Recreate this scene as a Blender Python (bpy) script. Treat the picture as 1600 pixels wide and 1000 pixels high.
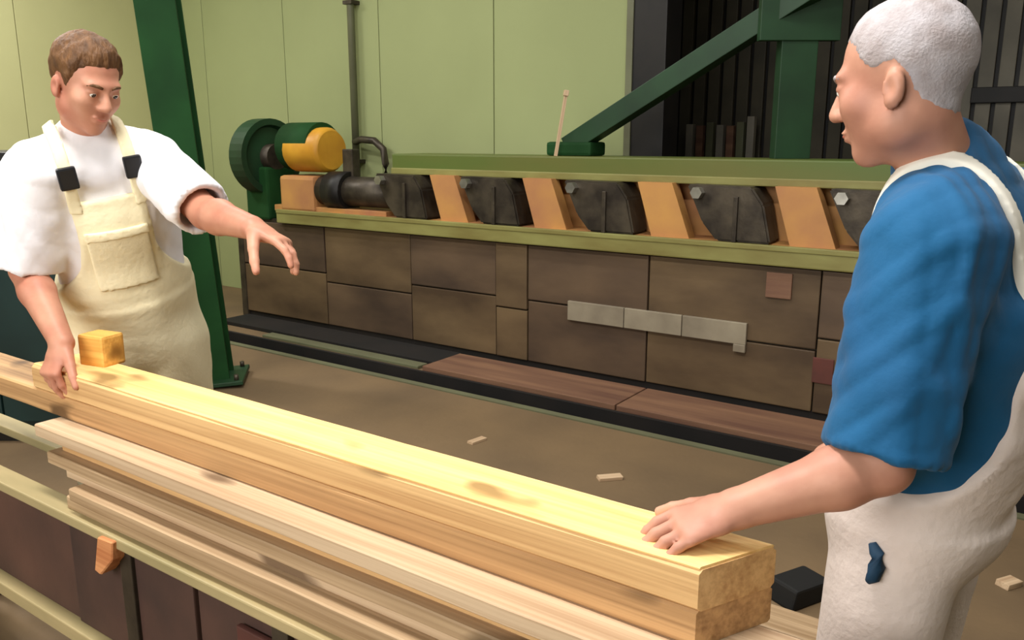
import bpy, bmesh, math, random
import numpy as np
from mathutils import Vector, Matrix, noise

for o in list(bpy.data.objects): bpy.data.objects.remove(o, do_unlink=True)
SC = bpy.context.scene
COL = SC.collection
random.seed(4)

# ------------------------------------------------------------------ camera
FPX, CAMH, PITCH = 1300.0, 1.52, math.radians(12.4)
cam = bpy.data.objects.new('camera', bpy.data.cameras.new('camera'))
COL.objects.link(cam)
cam.location = (0, 0, CAMH)
cam.rotation_euler = (math.radians(90) - PITCH, 0, 0)
cam.data.sensor_width = 36.0
cam.data.lens = 36.0 * FPX / 1600.0
cam.data.clip_start = 0.05
SC.camera = cam

# ------------------------------------------------------------------ world + exposure
w = bpy.data.worlds.new('world'); SC.world = w
w.use_nodes = True
w.node_tree.nodes['Background'].inputs[0].default_value = (0.80, 0.88, 1.0, 1)
w.node_tree.nodes['Background'].inputs[1].default_value = 0.15
vs = SC.view_settings
vs.view_transform = 'Standard'; vs.look = 'None'; vs.gamma = 1.0; vs.use_curve_mapping = False
vs.exposure = 0.0

# the hall runs along the direction U (55 degrees left of the view); N points away from the camera
TH = math.radians(55)
U = Vector((-math.sin(TH), math.cos(TH), 0)); N = Vector((math.cos(TH), math.sin(TH), 0)); Z = Vector((0, 0, 1))
def P(t, s, z): return U * t + N * s + Z * z
ROTU = math.atan2(U.y, U.x)          # local X along U, local Y along -N
def ray(x, y):
    a = (x - 800) / FPX; b = (500 - y) / FPX
    return Vector((a, math.cos(PITCH) + b * math.sin(PITCH), -math.sin(PITCH) + b * math.cos(PITCH)))
def aty(x, y, Y): r = ray(x, y); return Vector((0, 0, CAMH)) + r * (Y / r.y)
def atz(x, y, z): r = ray(x, y); return Vector((0, 0, CAMH)) + r * ((z - CAMH) / r.z)
def ats(x, y, s): r = ray(x, y); return Vector((0, 0, CAMH)) + r * (s / r.dot(N))

# ------------------------------------------------------------------ lights
def area(name, loc, target, sx, sy, watts, col):
    l = bpy.data.lights.new(name, 'AREA'); l.shape = 'RECTANGLE'; l.size = sx; l.size_y = sy; l.energy = watts; l.color = col
    o = bpy.data.objects.new(name, l); COL.objects.link(o); o.location = loc
    o.rotation_euler = (Vector(target) - Vector(loc)).to_track_quat('-Z', 'Y').to_euler()
    return o
WIN_T, WIN_S, WIN_Z = 1.6, -2.35, 2.3           # unseen window added behind the camera, acting as frontal key light
area('added_key_light', P(WIN_T, WIN_S, WIN_Z), P(2.2, 3.0, 0.9), 3.4, 1.9, 130, (1.0, 0.97, 0.92))
LAMPS = [(1.2, 0.7, 115), (1.2, 3.3, 32), (4.4, 3.3, 50), (4.4, 0.9, 85), (7.0, 2.6, 90), (-1.6, 2.2, 36)]

# ------------------------------------------------------------------ materials
def lin(c):
    r = []
    for v in c:
        v /= 255.0
        r.append(v / 12.92 if v <= 0.04045 else ((v + 0.055) / 1.055) ** 2.4)
    return (*r, 1)
MATS = {}
def mat(name, c1, c2=None, rough=0.6, scale=4.0, stretch=(1, 1, 1), bump=0.0, bscale=40.0, metal=0.0, coord='Object', lo=0.35, hi=0.65, spec=0.4, detail=5, sheen=0):
    m = bpy.data.materials.new(name); m.use_nodes = True; nt = m.node_tree; b = nt.nodes['Principled BSDF']
    b.inputs['Roughness'].default_value = rough; b.inputs['Metallic'].default_value = metal
    b.inputs['Specular IOR Level'].default_value = spec
    if sheen: b.inputs['Sheen Weight'].default_value = sheen
    tc = nt.nodes.new('ShaderNodeTexCoord'); mp = nt.nodes.new('ShaderNodeMapping'); mp.inputs['Scale'].default_value = stretch
    nt.links.new(tc.outputs[coord], mp.inputs[0])
    b.inputs['Base Color'].default_value = lin(c1)
    if c2:
        oi = nt.nodes.new('ShaderNodeObjectInfo')
        ad = nt.nodes.new('ShaderNodeVectorMath'); ad.operation = 'ADD'
        mu = nt.nodes.new('ShaderNodeMath'); mu.operation = 'MULTIPLY'; mu.inputs[1].default_value = 37.0
        nt.links.new(oi.outputs['Random'], mu.inputs[0]); nt.links.new(mp.outputs[0], ad.inputs[0]); nt.links.new(mu.outputs[0], ad.inputs[1])
        n = nt.nodes.new('ShaderNodeTexNoise'); n.inputs['Scale'].default_value = scale; n.inputs['Detail'].default_value = detail
        nt.links.new(ad.outputs[0], n.inputs['Vector'])
        r = nt.nodes.new('ShaderNodeValToRGB'); r.color_ramp.elements[0].position = lo; r.color_ramp.elements[1].position = hi
        r.color_ramp.elements[0].color = lin(c1); r.color_ramp.elements[1].color = lin(c2)
        nt.links.new(n.outputs['Fac'], r.inputs[0]); nt.links.new(r.outputs[0], b.inputs['Base Color'])
    if bump:
        n2 = nt.nodes.new('ShaderNodeTexNoise'); n2.inputs['Scale'].default_value = bscale; n2.inputs['Detail'].default_value = 4
        nt.links.new(mp.outputs[0], n2.inputs['Vector'])
        bp = nt.nodes.new('ShaderNodeBump'); bp.inputs['Strength'].default_value = bump; bp.inputs['Distance'].default_value = 0.01
        nt.links.new(n2.outputs['Fac'], bp.inputs['Height']); nt.links.new(bp.outputs[0], b.inputs['Normal'])
    MATS[name] = m
    return m
def wood(name, light, dark, rough=0.55, sc=1.0):
    """long grain along local X: fine streaks, broad bands and a few knots"""
    m = bpy.data.materials.new(name); m.use_nodes = True; nt = m.node_tree; b = nt.nodes['Principled BSDF']; L = nt.links.new
    b.inputs['Roughness'].default_value = rough; b.inputs['Specular IOR Level'].default_value = 0.3
    tc = nt.nodes.new('ShaderNodeTexCoord'); oi = nt.nodes.new('ShaderNodeObjectInfo')
    mu = nt.nodes.new('ShaderNodeMath'); mu.operation = 'MULTIPLY'; mu.inputs[1].default_value = 53.0; L(oi.outputs['Random'], mu.inputs[0])
    ad = nt.nodes.new('ShaderNodeVectorMath'); ad.operation = 'ADD'; L(tc.outputs['Object'], ad.inputs[0]); L(mu.outputs[0], ad.inputs[1])
    def nz(stretch, scale, det):
        mp = nt.nodes.new('ShaderNodeMapping'); mp.inputs['Scale'].default_value = stretch; L(ad.outputs[0], mp.inputs[0])
        n = nt.nodes.new('ShaderNodeTexNoise'); n.inputs['Scale'].default_value = scale; n.inputs['Detail'].default_value = det; L(mp.outputs[0], n.inputs['Vector']); return n
    a = nz((0.5, 14, 14), 2.2 * sc, 3); f = nz((0.35, 60, 60), 2.0 * sc, 4); k = nz((3.0, 6, 6), 1.3 * sc, 2)
    mx = nt.nodes.new('ShaderNodeMix'); mx.data_type = 'FLOAT'; mx.inputs[0].default_value = 0.45
    L(a.outputs['Fac'], mx.inputs[2]); L(f.outputs['Fac'], mx.inputs[3])
    r = nt.nodes.new('ShaderNodeValToRGB'); e = r.color_ramp.elements
    e[0].position = 0.36; e[0].color = lin(dark); e[1].position = 0.60; e[1].color = lin(light)
    L(mx.outputs[0], r.inputs[0])
    r2 = nt.nodes.new('ShaderNodeValToRGB'); e = r2.color_ramp.elements
    e[0].position = 0.66; e[0].color = (0, 0, 0, 1); e[1].position = 0.75; e[1].color = (1, 1, 1, 1)
    L(k.outputs['Fac'], r2.inputs[0])
    m2 = nt.nodes.new('ShaderNodeMix'); m2.data_type = 'RGBA'; L(r2.outputs[0], m2.inputs[0]); L(r.outputs[0], m2.inputs[6])
    m2.inputs[7].default_value = lin(tuple(v * 0.72 for v in dark)); L(m2.outputs[2], b.inputs['Base Color'])
    bp = nt.nodes.new('ShaderNodeBump'); bp.inputs['Strength'].default_value = 0.25; bp.inputs['Distance'].default_value = 0.003
    L(f.outputs['Fac'], bp.inputs['Height']); L(bp.outputs[0], b.inputs['Normal'])
    MATS[name] = m
    return m
mat('wall_paint', (152, 160, 112), (145, 153, 106), rough=0.75, scale=0.8, bump=0.05, bscale=25)
mat('wall_paint_warm', (200, 198, 146), (192, 190, 138), rough=0.75, scale=0.8, bump=0.05, bscale=25)
mat('wall_plain', (150, 150, 120), (140, 140, 110), rough=0.8, scale=1)
mat('ceiling_paint', (170, 170, 160), (160, 160, 150), rough=0.9, scale=1)
mat('concrete', (120, 98, 70), (98, 80, 58), rough=0.72, scale=1.6, bump=0.15, bscale=30, lo=0.3, hi=0.7, detail=8)
mat('slot_black', (14, 12, 11), (26, 20, 17), rough=0.8, scale=3)
mat('green_paint', (26, 68, 30), (20, 56, 24), spec=0.2, rough=0.75, scale=3, bump=0.05, bscale=20)
mat('green_dark', (30, 62, 36), (22, 48, 28), rough=0.5, scale=3)
mat('teal_dark', (22, 46, 44), (14, 34, 32), rough=0.5, scale=3)
mat('black_steel', (18, 17, 18), (30, 27, 25), rough=0.5, scale=5, metal=0.2)
mat('dark_steel', (82, 74, 62), (50, 44, 38), rough=0.45, scale=7, metal=0.5, bump=0.15, bscale=30)
mat('glint_steel', (190, 188, 180), (150, 148, 140), rough=0.3, metal=0.8, scale=9)
mat('worn_plate', (112, 92, 66), (72, 56, 40), rough=0.55, scale=2.6, stretch=(0.6, 1, 1.3), bump=0.12, bscale=14, lo=0.3, hi=0.68, detail=8, metal=0.1)
mat('worn_plate_b', (104, 84, 64), (66, 52, 42), rough=0.55, scale=2.4, stretch=(0.6, 1, 1.3), bump=0.12, bscale=14, lo=0.3, hi=0.68, detail=8, metal=0.1)
mat('pale_plate', (156, 146, 126), (126, 116, 100), rough=0.45, scale=5, metal=0.15, lo=0.3, hi=0.7)
mat('rail_olive', (136, 134, 78), (118, 110, 60), rough=0.5, scale=4, stretch=(0.6, 2, 2))
mat('rail_green', (80, 100, 42), (98, 98, 46), rough=0.5, scale=1.2, stretch=(0.5, 2, 2))
mat('ochre_paint', (190, 140, 76), (160, 108, 76), rough=0.6, scale=3, bump=0.1, bscale=20, lo=0.3, hi=0.7)
mat('motor_yellow', (214, 158, 48), (190, 134, 40), rough=0.45, scale=4)
mat('rust_red', (96, 52, 44), (70, 42, 36), rough=0.7, scale=5)
mat('plinth_wood', (132, 98, 74), (98, 68, 54), rough=0.65, scale=3, stretch=(0.4, 4, 4), bump=0.1, lo=0.3, hi=0.7)
mat('bench_rust', (92, 64, 54), (54, 40, 37), rough=0.65, scale=3.2, bump=0.15, bscale=16, lo=0.3, hi=0.7, detail=8)
mat('bench_rail', (176, 158, 116), (150, 138, 98), rough=0.5, scale=5, stretch=(0.4, 2, 2))
mat('clad_dark', (84, 78, 62), (64, 60, 48), rough=0.6, scale=2)  # dimness of the bay worked into the dark cladding colour
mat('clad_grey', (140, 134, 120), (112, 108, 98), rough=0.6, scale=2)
mat('rubber', (18, 18, 18), rough=0.7)
mat('pipe_grey', (104, 106, 80), (92, 92, 70), rough=0.5, scale=3)
mat('skin_fair', (200, 146, 120), (180, 116, 94), rough=0.5, scale=9, bump=0.04, bscale=90, spec=0.35)
mat('skin_ruddy', (196, 146, 122), (178, 124, 104), rough=0.5, scale=9, bump=0.04, bscale=90, spec=0.35)
mat('hair_brown', (112, 76, 42), (82, 54, 30), rough=0.6, scale=60, stretch=(1, 1, 0.3), bump=0.5, bscale=160)
mat('hair_grey', (182, 176, 180), (160, 150, 150), rough=0.6, scale=30, bump=0.25, bscale=220)
mat('eye_white', (235, 230, 222), rough=0.25); mat('iris', (52, 40, 30), rough=0.2)
mat('lip', (196, 116, 100), rough=0.5)
mat('cotton_white', (244, 242, 246), (236, 234, 240), rough=0.85, scale=5, bump=0.12, bscale=60, sheen=0.2)
mat('cotton_blue', (6, 88, 134), (4, 76, 120), rough=0.8, scale=4, bump=0.12, bscale=60, sheen=0.05)
mat('canvas_beige', (246, 236, 200), (236, 224, 186), rough=0.85, scale=6, bump=0.2, bscale=70)
mat('canvas_pale', (228, 214, 206), (214, 200, 192), rough=0.85, scale=6, bump=0.2, bscale=70)
mat('strap_white', (236, 232, 220), (224, 220, 208), rough=0.8, scale=9)
mat('buckle_dark', (40, 42, 46), rough=0.4, metal=0.4); mat('loop_blue', (24, 58, 84), rough=0.7)
mat('leather', (46, 34, 26), (32, 24, 19), rough=0.5, scale=8)
wood('pine_top_lit', (250, 214, 146), (230, 182, 112))
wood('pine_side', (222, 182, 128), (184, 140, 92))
wood('pine_brown', (200, 158, 110), (150, 112, 74))
wood('pine_pale', (206, 180, 148), (170, 138, 106))
wood('pine_tan', (188, 160, 126), (146, 118, 86))
wood('pine_orange', (238, 184, 96), (212, 150, 70))
wood('pine_red', (214, 150, 100), (176, 108, 66))
mat('lamp_body', (225, 225, 220), rough=0.5)
mt = bpy.data.materials.new('tube_glow'); mt.use_nodes = True
mt.node_tree.nodes['Principled BSDF'].inputs['Emission Color'].default_value = (1, 0.97, 0.9, 1)
mt.node_tree.nodes['Principled BSDF'].inputs['Emission Strength'].default_value = 6; MATS['tube_glow'] = mt
mg = bpy.data.materials.new('added_window_glow'); mg.use_nodes = True
mg.node_tree.nodes['Principled BSDF'].inputs['Emission Color'].default_value = (0.9, 0.95, 1, 1)
mg.node_tree.nodes['Principled BSDF'].inputs['Emission Strength'].default_value = 1.5; MATS['added_window_glow'] = mg

# ------------------------------------------------------------------ builders
def link(name, me, m, parent=None, loc=None, rotz=None):
    o = bpy.data.objects.new(name, me); COL.objects.link(o)
    if m:
        me.materials.clear()
        for x in (m if isinstance(m, (list, tuple)) else [m]): me.materials.append(MATS[x])
    if parent: o.parent = parent
    if loc is not None: o.location = loc
    if rotz is not None: o.rotation_euler = (0, 0, rotz)
    return o
def tag(o, label=None, cat=None, group=None, kind=None):
    if label: o['label'] = label
    if cat: o['category'] = cat
    if group: o['group'] = group
    if kind: o['kind'] = kind
    return o
def thing(name, label, cat, loc=(0, 0, 0), rotz=0.0, group=None):
    o = bpy.data.objects.new(name, None); COL.objects.link(o); o.location = loc; o.rotation_euler = (0, 0, rotz); o.empty_display_size = 0.1
    return tag(o, label, cat, group)
def finish(bm, name, smooth=False):
    bmesh.ops.recalc_face_normals(bm, faces=bm.faces)
    me = bpy.data.meshes.new(name); bm.to_mesh(me); bm.free()
    if smooth:
        for p in me.polygons: p.use_smooth = True
    return me
def bm_box(bm, lo, hi, bev=0.0):
    lo = Vector(lo); hi = Vector(hi)
    r = bmesh.ops.create_cube(bm, size=1.0); v = r['verts']
    for x in v: x.co = Vector([lo[i] + (x.co[i] + 0.5) * (hi[i] - lo[i]) for i in range(3)])
    if bev:
        es = list({e for x in v for e in x.link_edges})
        bmesh.ops.bevel(bm, geom=es, offset=bev, segments=2, affect='EDGES', profile=0.6)
def box_mesh(name, lo, hi, bev=0.0):
    bm = bmesh.new(); bm_box(bm, lo, hi, bev); return finish(bm, name)
def tube(bm, pts, rad, seg=12, cap=True):
    pts = [Vector(p) for p in pts]; rings = []
    rad = rad if isinstance(rad, (list, tuple)) else [rad] * len(pts)
    up = Vector((0, 0, 1))
    for i, p in enumerate(pts):
        d = (pts[min(i + 1, len(pts) - 1)] - pts[max(i - 1, 0)]).normalized()
        a = d.cross(up)
        if a.length < 1e-3: a = d.cross(Vector((1, 0, 0)))
        a.normalize(); b = d.cross(a)
        rings.append([bm.verts.new(p + (a * math.cos(k * 2 * math.pi / seg) + b * math.sin(k * 2 * math.pi / seg)) * rad[i]) for k in range(seg)])
    for i in range(len(rings) - 1):
        for k in range(seg): bm.faces.new((rings[i][k], rings[i][(k + 1) % seg], rings[i + 1][(k + 1) % seg], rings[i + 1][k]))
    if cap: bm.faces.new(rings[0][::-1]); bm.faces.new(rings[-1])
def tube_mesh(name, pts, rad, seg=12, smooth=True):
    bm = bmesh.new(); tube(bm, pts, rad, seg); me = finish(bm, name)
    for p in me.polygons: p.use_smooth = smooth and len(p.vertices) == 4
    return me
def beam_between(name, a, b, wd, ht, m, parent, bev=0.004):
    """square tube from a to b"""
    a = Vector(a); b = Vector(b); L = (b - a).length
    me = box_mesh(name, (0, -wd / 2, -ht / 2), (L, wd / 2, ht / 2), bev)
    o = link(name, me, m, parent); o.location = a; d = (b - a).normalized()
    y = Z.cross(d)
    if y.length < 1e-3: y = Vector((0, 1, 0))
    y.normalize(); z = d.cross(y)
    o.rotation_euler = Matrix((d, y, z)).transposed().to_euler()
    return o
def hallbox(name, t0, t1, s0, s1, z0, z1, m, parent=None, bev=0.0, origin=None):
    """box aligned with the hall; mesh local X along U, Y along -N, origin at (t0,s0,z0) unless a parent at origin (t,s,z) is given"""
    ot, os_, oz = origin if origin else (t0, s0, z0)
    me = box_mesh(name, (t0 - ot, -(s1 - os_), z0 - oz), (t1 - ot, -(s0 - os_), z1 - oz), bev)
    if parent: return link(name, me, m, parent)
    return link(name, me, m, None, P(ot, os_, oz), ROTU)

# ------------------------------------------------------------------ setting
CEIL = 4.6
T_END, S_BACK, T_RIGHT, S_FRONT, S_FAR = 8.4, 5.3, -4.5, -2.5, 8.3
floor = hallbox('floor', T_RIGHT, T_END, S_FRONT, S_FAR, -0.42, -0.4, 'slot_black'); tag(floor, kind='structure')
SLOT0, SLOT1 = 3.80, 4.02
FO = (T_RIGHT, S_FRONT, -0.42)
hallbox('slab', T_RIGHT, T_END, S_FRONT, SLOT0, -0.40, 0.0, 'concrete', floor, origin=FO)
hallbox('slab', T_RIGHT, T_END, SLOT1, S_FAR, -0.40, 0.0, 'concrete', floor, origin=FO)
hallbox('slot_shade', T_RIGHT, T_END, SLOT1 - 0.02, SLOT1 + 0.005, -0.39, 0.004, 'slot_black', floor, origin=FO)  # black sheet standing in for the shade inside the slot
hallbox('slot_edge', T_RIGHT, 6.6, SLOT0 - 0.05, SLOT0, -0.001, 0.008, 'pipe_grey', floor, origin=FO)
ceil = hallbox('ceiling', T_RIGHT, T_END, S_FRONT, S_FAR, CEIL, CEIL + 0.1, 'ceiling_paint'); tag(ceil, kind='structure')
T_OPEN = 2.70
wb = hallbox('wall_back', T_OPEN, T_END + 0.1, S_BACK + 0.02, S_BACK + 0.2, 0, CEIL, 'wall_plain'); tag(wb, kind='structure')
WO = (T_OPEN, S_BACK + 0.02, 0)
tt = T_OPEN
while tt < T_END - 0.02:
    t1 = min(tt + 1.18, T_END)
    hallbox('panel', tt + 0.004, t1 - 0.004, S_BACK, S_BACK + 0.02, 0.0, CEIL, 'wall_paint', wb, 0.003, WO); tt = t1
wl = hallbox('wall_left', T_END + 0.02, T_END + 0.2, S_FRONT, S_BACK + 0.2, 0, CEIL, 'wall_plain'); tag(wl, kind='structure')
WO = (T_END + 0.02, S_FRONT, 0)
ss = S_FRONT
while ss < S_BACK - 0.02:
    s1 = min(ss + 1.3, S_BACK)
    hallbox('panel', T_END, T_END + 0.02, ss + 0.004, s1 - 0.004, 0, CEIL, 'wall_paint_warm', wl, 0.003, WO); ss = s1
tag(hallbox('wall_right', T_RIGHT - 0.2, T_RIGHT, S_FRONT, S_FAR, 0, CEIL, 'wall_plain'), kind='structure')
# front wall (behind the camera) with an opening for the added window
wf = hallbox('wall_front', T_RIGHT, T_END, S_FRONT - 0.2, S_FRONT, 0, 1.3, 'wall_plain'); tag(wf, kind='structure')
FO2 = (T_RIGHT, S_FRONT - 0.2, 0)
hallbox('wall_section', T_RIGHT, T_END, S_FRONT - 0.2, S_FRONT, 3.3, CEIL, 'wall_plain', wf, origin=FO2)
hallbox('wall_section', T_RIGHT, WIN_T - 1.8, S_FRONT - 0.2, S_FRONT, 1.3, 3.3, 'wall_plain', wf, origin=FO2)
hallbox('wall_section', WIN_T + 1.8, T_END, S_FRONT - 0.2, S_FRONT, 1.3, 3.3, 'wall_plain', wf, origin=FO2)
wn = hallbox('added_window_1', WIN_T - 1.8, WIN_T + 1.8, S_FRONT - 0.12, S_FRONT - 0.11, 1.3, 3.3, 'added_window_glow'); tag(wn, kind='structure')  # glowing pane added to go with the key light
for k in range(5):
    x = WIN_T - 1.8 + 0.88 * k
    hallbox('added_window_frame', x, x + 0.08, S_FRONT - 0.15, S_FRONT - 0.08, 1.3, 3.3, 'lamp_body', wn, origin=(WIN_T - 1.8, S_FRONT - 0.12, 1.3))
# dark bay beyond the opening
wfar = hallbox('wall_far', T_RIGHT, T_END, S_FAR, S_FAR + 0.2, 0, CEIL, 'black_steel'); tag(wfar, kind='structure')
k = 0; tt = -1.4
slat_d = box_mesh('slat', (0, 0, 0), (0.115, 0.05, CEIL), 0.006)
slat_g = box_mesh('slat', (0, 0, 0), (0.115, 0.05, CEIL), 0.006)
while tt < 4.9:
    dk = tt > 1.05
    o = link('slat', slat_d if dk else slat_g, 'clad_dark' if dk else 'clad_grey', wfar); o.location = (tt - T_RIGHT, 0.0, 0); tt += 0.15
tag(hallbox('trim_1', T_OPEN - 0.24, T_OPEN, S_BACK - 0.02, S_BACK + 0.22, 0, CEIL, 'black_steel', None, 0.004), kind='structure')
tag(hallbox('trim_2', T_OPEN, T_OPEN + 0.05, S_BACK - 0.03, S_BACK + 0.0, 0, CEIL, 'pipe_grey', None, 0.004), kind='structure')

# lamps
for (t, s, W) in LAMPS:
    L = thing('ceiling_lamp', 'white fluorescent batten lamp hanging under the ceiling', 'lamp', P(t, s, 3.9), ROTU, 'fluorescent lamps under the ceiling')
    link('housing', box_mesh('housing', (-0.75, -0.12, 0.06), (0.75, 0.12, 0.12), 0.01), 'lamp_body', L)
    for y in (-0.06, 0.06): link('tube', tube_mesh('tube', [(-0.7, y, 0.03), (0.7, y, 0.03)], 0.016), 'tube_glow', L)
    for x in (-0.5, 0.5): link('hanger', tube_mesh('hanger', [(x, 0, 0.11), (x, 0, CEIL - 3.9 + 0.01)], 0.006, 6), 'lamp_body', L)
    a = area('lamp_light', P(t, s, 3.9), P(t, s, 0), 1.4, 0.3, W, (1.0, 0.97, 0.93)); a.rotation_euler = (0, 0, ROTU)

# ------------------------------------------------------------------ column, brace frame, pipe
cp = aty(334, 585, 5.1); ct, cs = cp.dot(U), cp.dot(N)
c = thing('steel_column', 'dark green steel column rising behind the person in white', 'column', P(ct, cs, 0.01), 0.45)
c.rotation_euler = (0, math.radians(-3.6), 0.2)
W2, D2 = 0.112, 0.10
link('web', box_mesh('web', (-0.012, -D2 + 0.01, 0), (0.012, D2 - 0.01, CEIL)), 'green_paint', c)
for y in (-D2, D2): link('flange', box_mesh('flange', (-W2, y - 0.012, 0), (W2, y + 0.012, CEIL), 0.003), 'green_paint', c)
link('base_plate', box_mesh('base_plate', (-0.2, -0.2, 0), (0.2, 0.2, 0.025), 0.004), 'green_dark', c)
for x in (-0.16, 0.16):
    for y in (-0.16, 0.16): link('bolt_or_glint', tube_mesh('bolt_or_glint', [(x, y, 0.02), (x, y, 0.06)], 0.015, 6), 'dark_steel', c)

MACH_S = 4.5
ft = ats(890, 248, MACH_S + 0.30); tp = ats(1300, -25, MACH_S + 0.30)
fr = thing('steel_brace', 'dark green diagonal steel brace with post standing on the press', 'brace', P(0, 0, 0), 0)
zt = 1.40
d = (tp - ft).normalized(); far_end = ft + d * ((CEIL - ft.z) / d.z) * 0.55
beam_between('diagonal', (ft.x, ft.y, zt + 0.06), far_end, 0.13, 0.12, 'green_dark', fr)  # darker green carries the dim light around the brace
pp = ats(1240, 150, MACH_S + 0.36)
link('post', box_mesh('post', (pp.x - 0.10, pp.y - 0.05, zt), (pp.x + 0.10, pp.y + 0.05, CEIL), 0.004), 'green_dark', fr)
gp = ats(1250, 25, MACH_S + 0.33)
link('gusset', box_mesh('gusset', (gp.x - 0.22, gp.y - 0.03, gp.z - 0.13), (gp.x + 0.22, gp.y + 0.03, gp.z + 0.2), 0.004), 'green_dark', fr)
fp = link('foot', box_mesh('foot', (-0.17, -0.1, 0), (0.17, 0.1, 0.09), 0.02), 'green_paint', fr); fp.location = (ft.x + 0.04, ft.y, zt); fp.rotation_euler = (0, 0, ROTU)
vp = ats(551, 100, S_BACK - 0.06); vt = vp.dot(U)
pi = thing('wall_pipe', 'thin grey-green vertical pipe with a valve hook on the wall', 'pipe', P(vt, S_BACK - 0.05, 0), ROTU)
link('riser', tube_mesh('riser', [(0, 0.01, 1.0), (0, 0.01, CEIL)], 0.032), 'pipe_grey', pi)
for z in (1.3, 2.6, 3.8): link('clip', box_mesh('clip', (-0.05, -0.05, z), (0.05, 0.05, z + 0.03)), 'dark_steel', pi)
link('hook', tube_mesh('hook', [(0, 0.02, 1.48), (-0.12, 0.06, 1.50), (-0.28, 0.07, 1.49), (-0.38, 0.07, 1.42), (-0.40, 0.07, 1.30), (-0.40, 0.07, 1.2)], 0.03), 'dark_steel', pi)
st = ats(885, 143, MACH_S + 0.18); sb = ats(868, 250, MACH_S + 0.14); sb.z = 1.4
lath = thing('wooden_lath', 'pale narrow wooden lath standing upright on the press', 'lath', sb)
beam_between('strip', (0, 0, 0), st - sb, 0.035, 0.02, 'pine_pale', lath, 0.002)
beam_between('tip', (st - sb) * 0.93, (st - sb) * 1.02, 0.06, 0.03, 'pine_pale', lath, 0.004)

# ------------------------------------------------------------------ the press
MT0, MT1 = -0.9, 6.0
press = thing('timber_press', 'long brown steel timber press with olive rails and dark clamp blocks', 'press', P(MT0, MACH_S, 0), ROTU)
OO = (MT0, MACH_S, 0)
def mb(name, t0, t1, s0, s1, z0, z1, m, bev=0.0, par=None): return hallbox(name, t0, t1, s0, s1, z0, z1, m, par or press, bev, OO)
S0 = MACH_S
mb('core', MT0, MT1 - 0.02, S0 + 0.03, S0 + 0.55, 0.0, 0.86, 'dark_steel')
# face plates, alternately set out, two rows where the photo shows a joint
edges = [MT0, 0.1, 1.15, 2.15, 3.02, 3.28, 4.05, 4.95, MT1]
for i in range(len(edges) - 1):
    a, b = edges[i] + 0.004, edges[i + 1] - 0.004
    off = [0.0, 0.006, 0.002, 0.008, 0.014, 0.004, 0.0, 0.005][i]
    mb('face_plate', a, b, S0 - off, S0 + 0.03, 0.47 if i % 2 else 0.40, 0.83, 'worn_plate' if i % 2 == 0 else 'worn_plate_b', 0.006)
    mb('face_plate', a, b, S0 - off * 0.5, S0 + 0.03, 0.05, 0.46 if i % 2 else 0.39, 'worn_plate_b' if i % 3 == 0 else 'worn_plate', 0.006)
mb('kick_strip', MT0, MT1, S0 + 0.012, S0 + 0.04, 0.0, 0.05, 'slot_black')
# pale cover strip bolted to the face
for a, b in ((2.30, 2.70), (1.92, 2.295), (1.53, 1.915)):
    pl = mb('cover_strip', a, b, S0 - 0.026, S0 - 0.004, 0.375, 0.50, 'pale_plate', 0.004)
mb('bracket', 1.53, 1.60, S0 - 0.03, S0 - 0.004, 0.33, 0.375, 'pale_plate', 0.004)
mb('red_mark', 1.05, 1.16, S0 - 0.012, S0, 0.22, 0.36, 'rust_red', 0.004)
mb('rust_patch', 1.30, 1.44, S0 - 0.016, S0, 0.66, 0.80, 'plinth_wood', 0.004)
# rails
mb('lower_rail', MT0, 5.45, S0 - 0.05, S0 + 0.5, 0.84, 0.93, 'rail_olive', 0.008)
mb('rail_lip', MT0, 5.45, S0 - 0.055, S0 - 0.02, 0.92, 0.95, 'rail_olive', 0.005)
mb('back_web', MT0, 4.35, S0 + 0.24, S0 + 0.28, 0.92, 1.30, 'ochre_paint')
mb('floor_strip', MT0, 4.9, S0 - 0.01, S0 + 0.25, 0.925, 0.945, 'ochre_paint', 0.003)
mb('top_rail', MT0, 4.30, S0 + 0.10, S0 + 0.5, 1.27, 1.40, 'rail_green', 0.01)
mb('top_lip', MT0, 4.30, S0 + 0.085, S0 + 0.12, 1.255, 1.30, 'rail_olive', 0.006)
mb('end_plate', 5.95, MT1 + 0.02, S0 - 0.01, S0 + 0.55, 0.0, 0.86, 'dark_steel', 0.006)
# clamp blocks: slanted steel jaws between the rails
def jaw_mesh():
    bm = bmesh.new()
    pr = [(0.25, 1.26), (-0.13, 1.255), (-0.20, 1.16), (-0.25, 0.95), (0.06, 0.95), (0.15, 1.05)]   # (t, z) outline, slanting towards its foot
    f = [bm.verts.new((x, 0.02, z)) for x, z in pr]; b = [bm.verts.new((x * 0.9, -0.22, z)) for x, z in pr]
    bm.faces.new(f); bm.faces.new(b[::-1])
    for i in range(len(pr)): j = (i + 1) % len(pr); bm.faces.new((f[i], b[i], b[j], f[j]))
    bmesh.ops.bevel(bm, geom=list(bm.edges), offset=0.012, segments=2, affect='EDGES')
    return finish(bm, 'clamp_block')
jm = jaw_mesh()
glintm = tube_mesh('bolt_or_glint', [(0, 0, 0), (0, 0.05, 0)], 0.035, 6, False)
ribm = box_mesh('rib', (-0.012, -0.2, 0.95), (0.012, 0.03, 1.2), 0.003)
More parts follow.
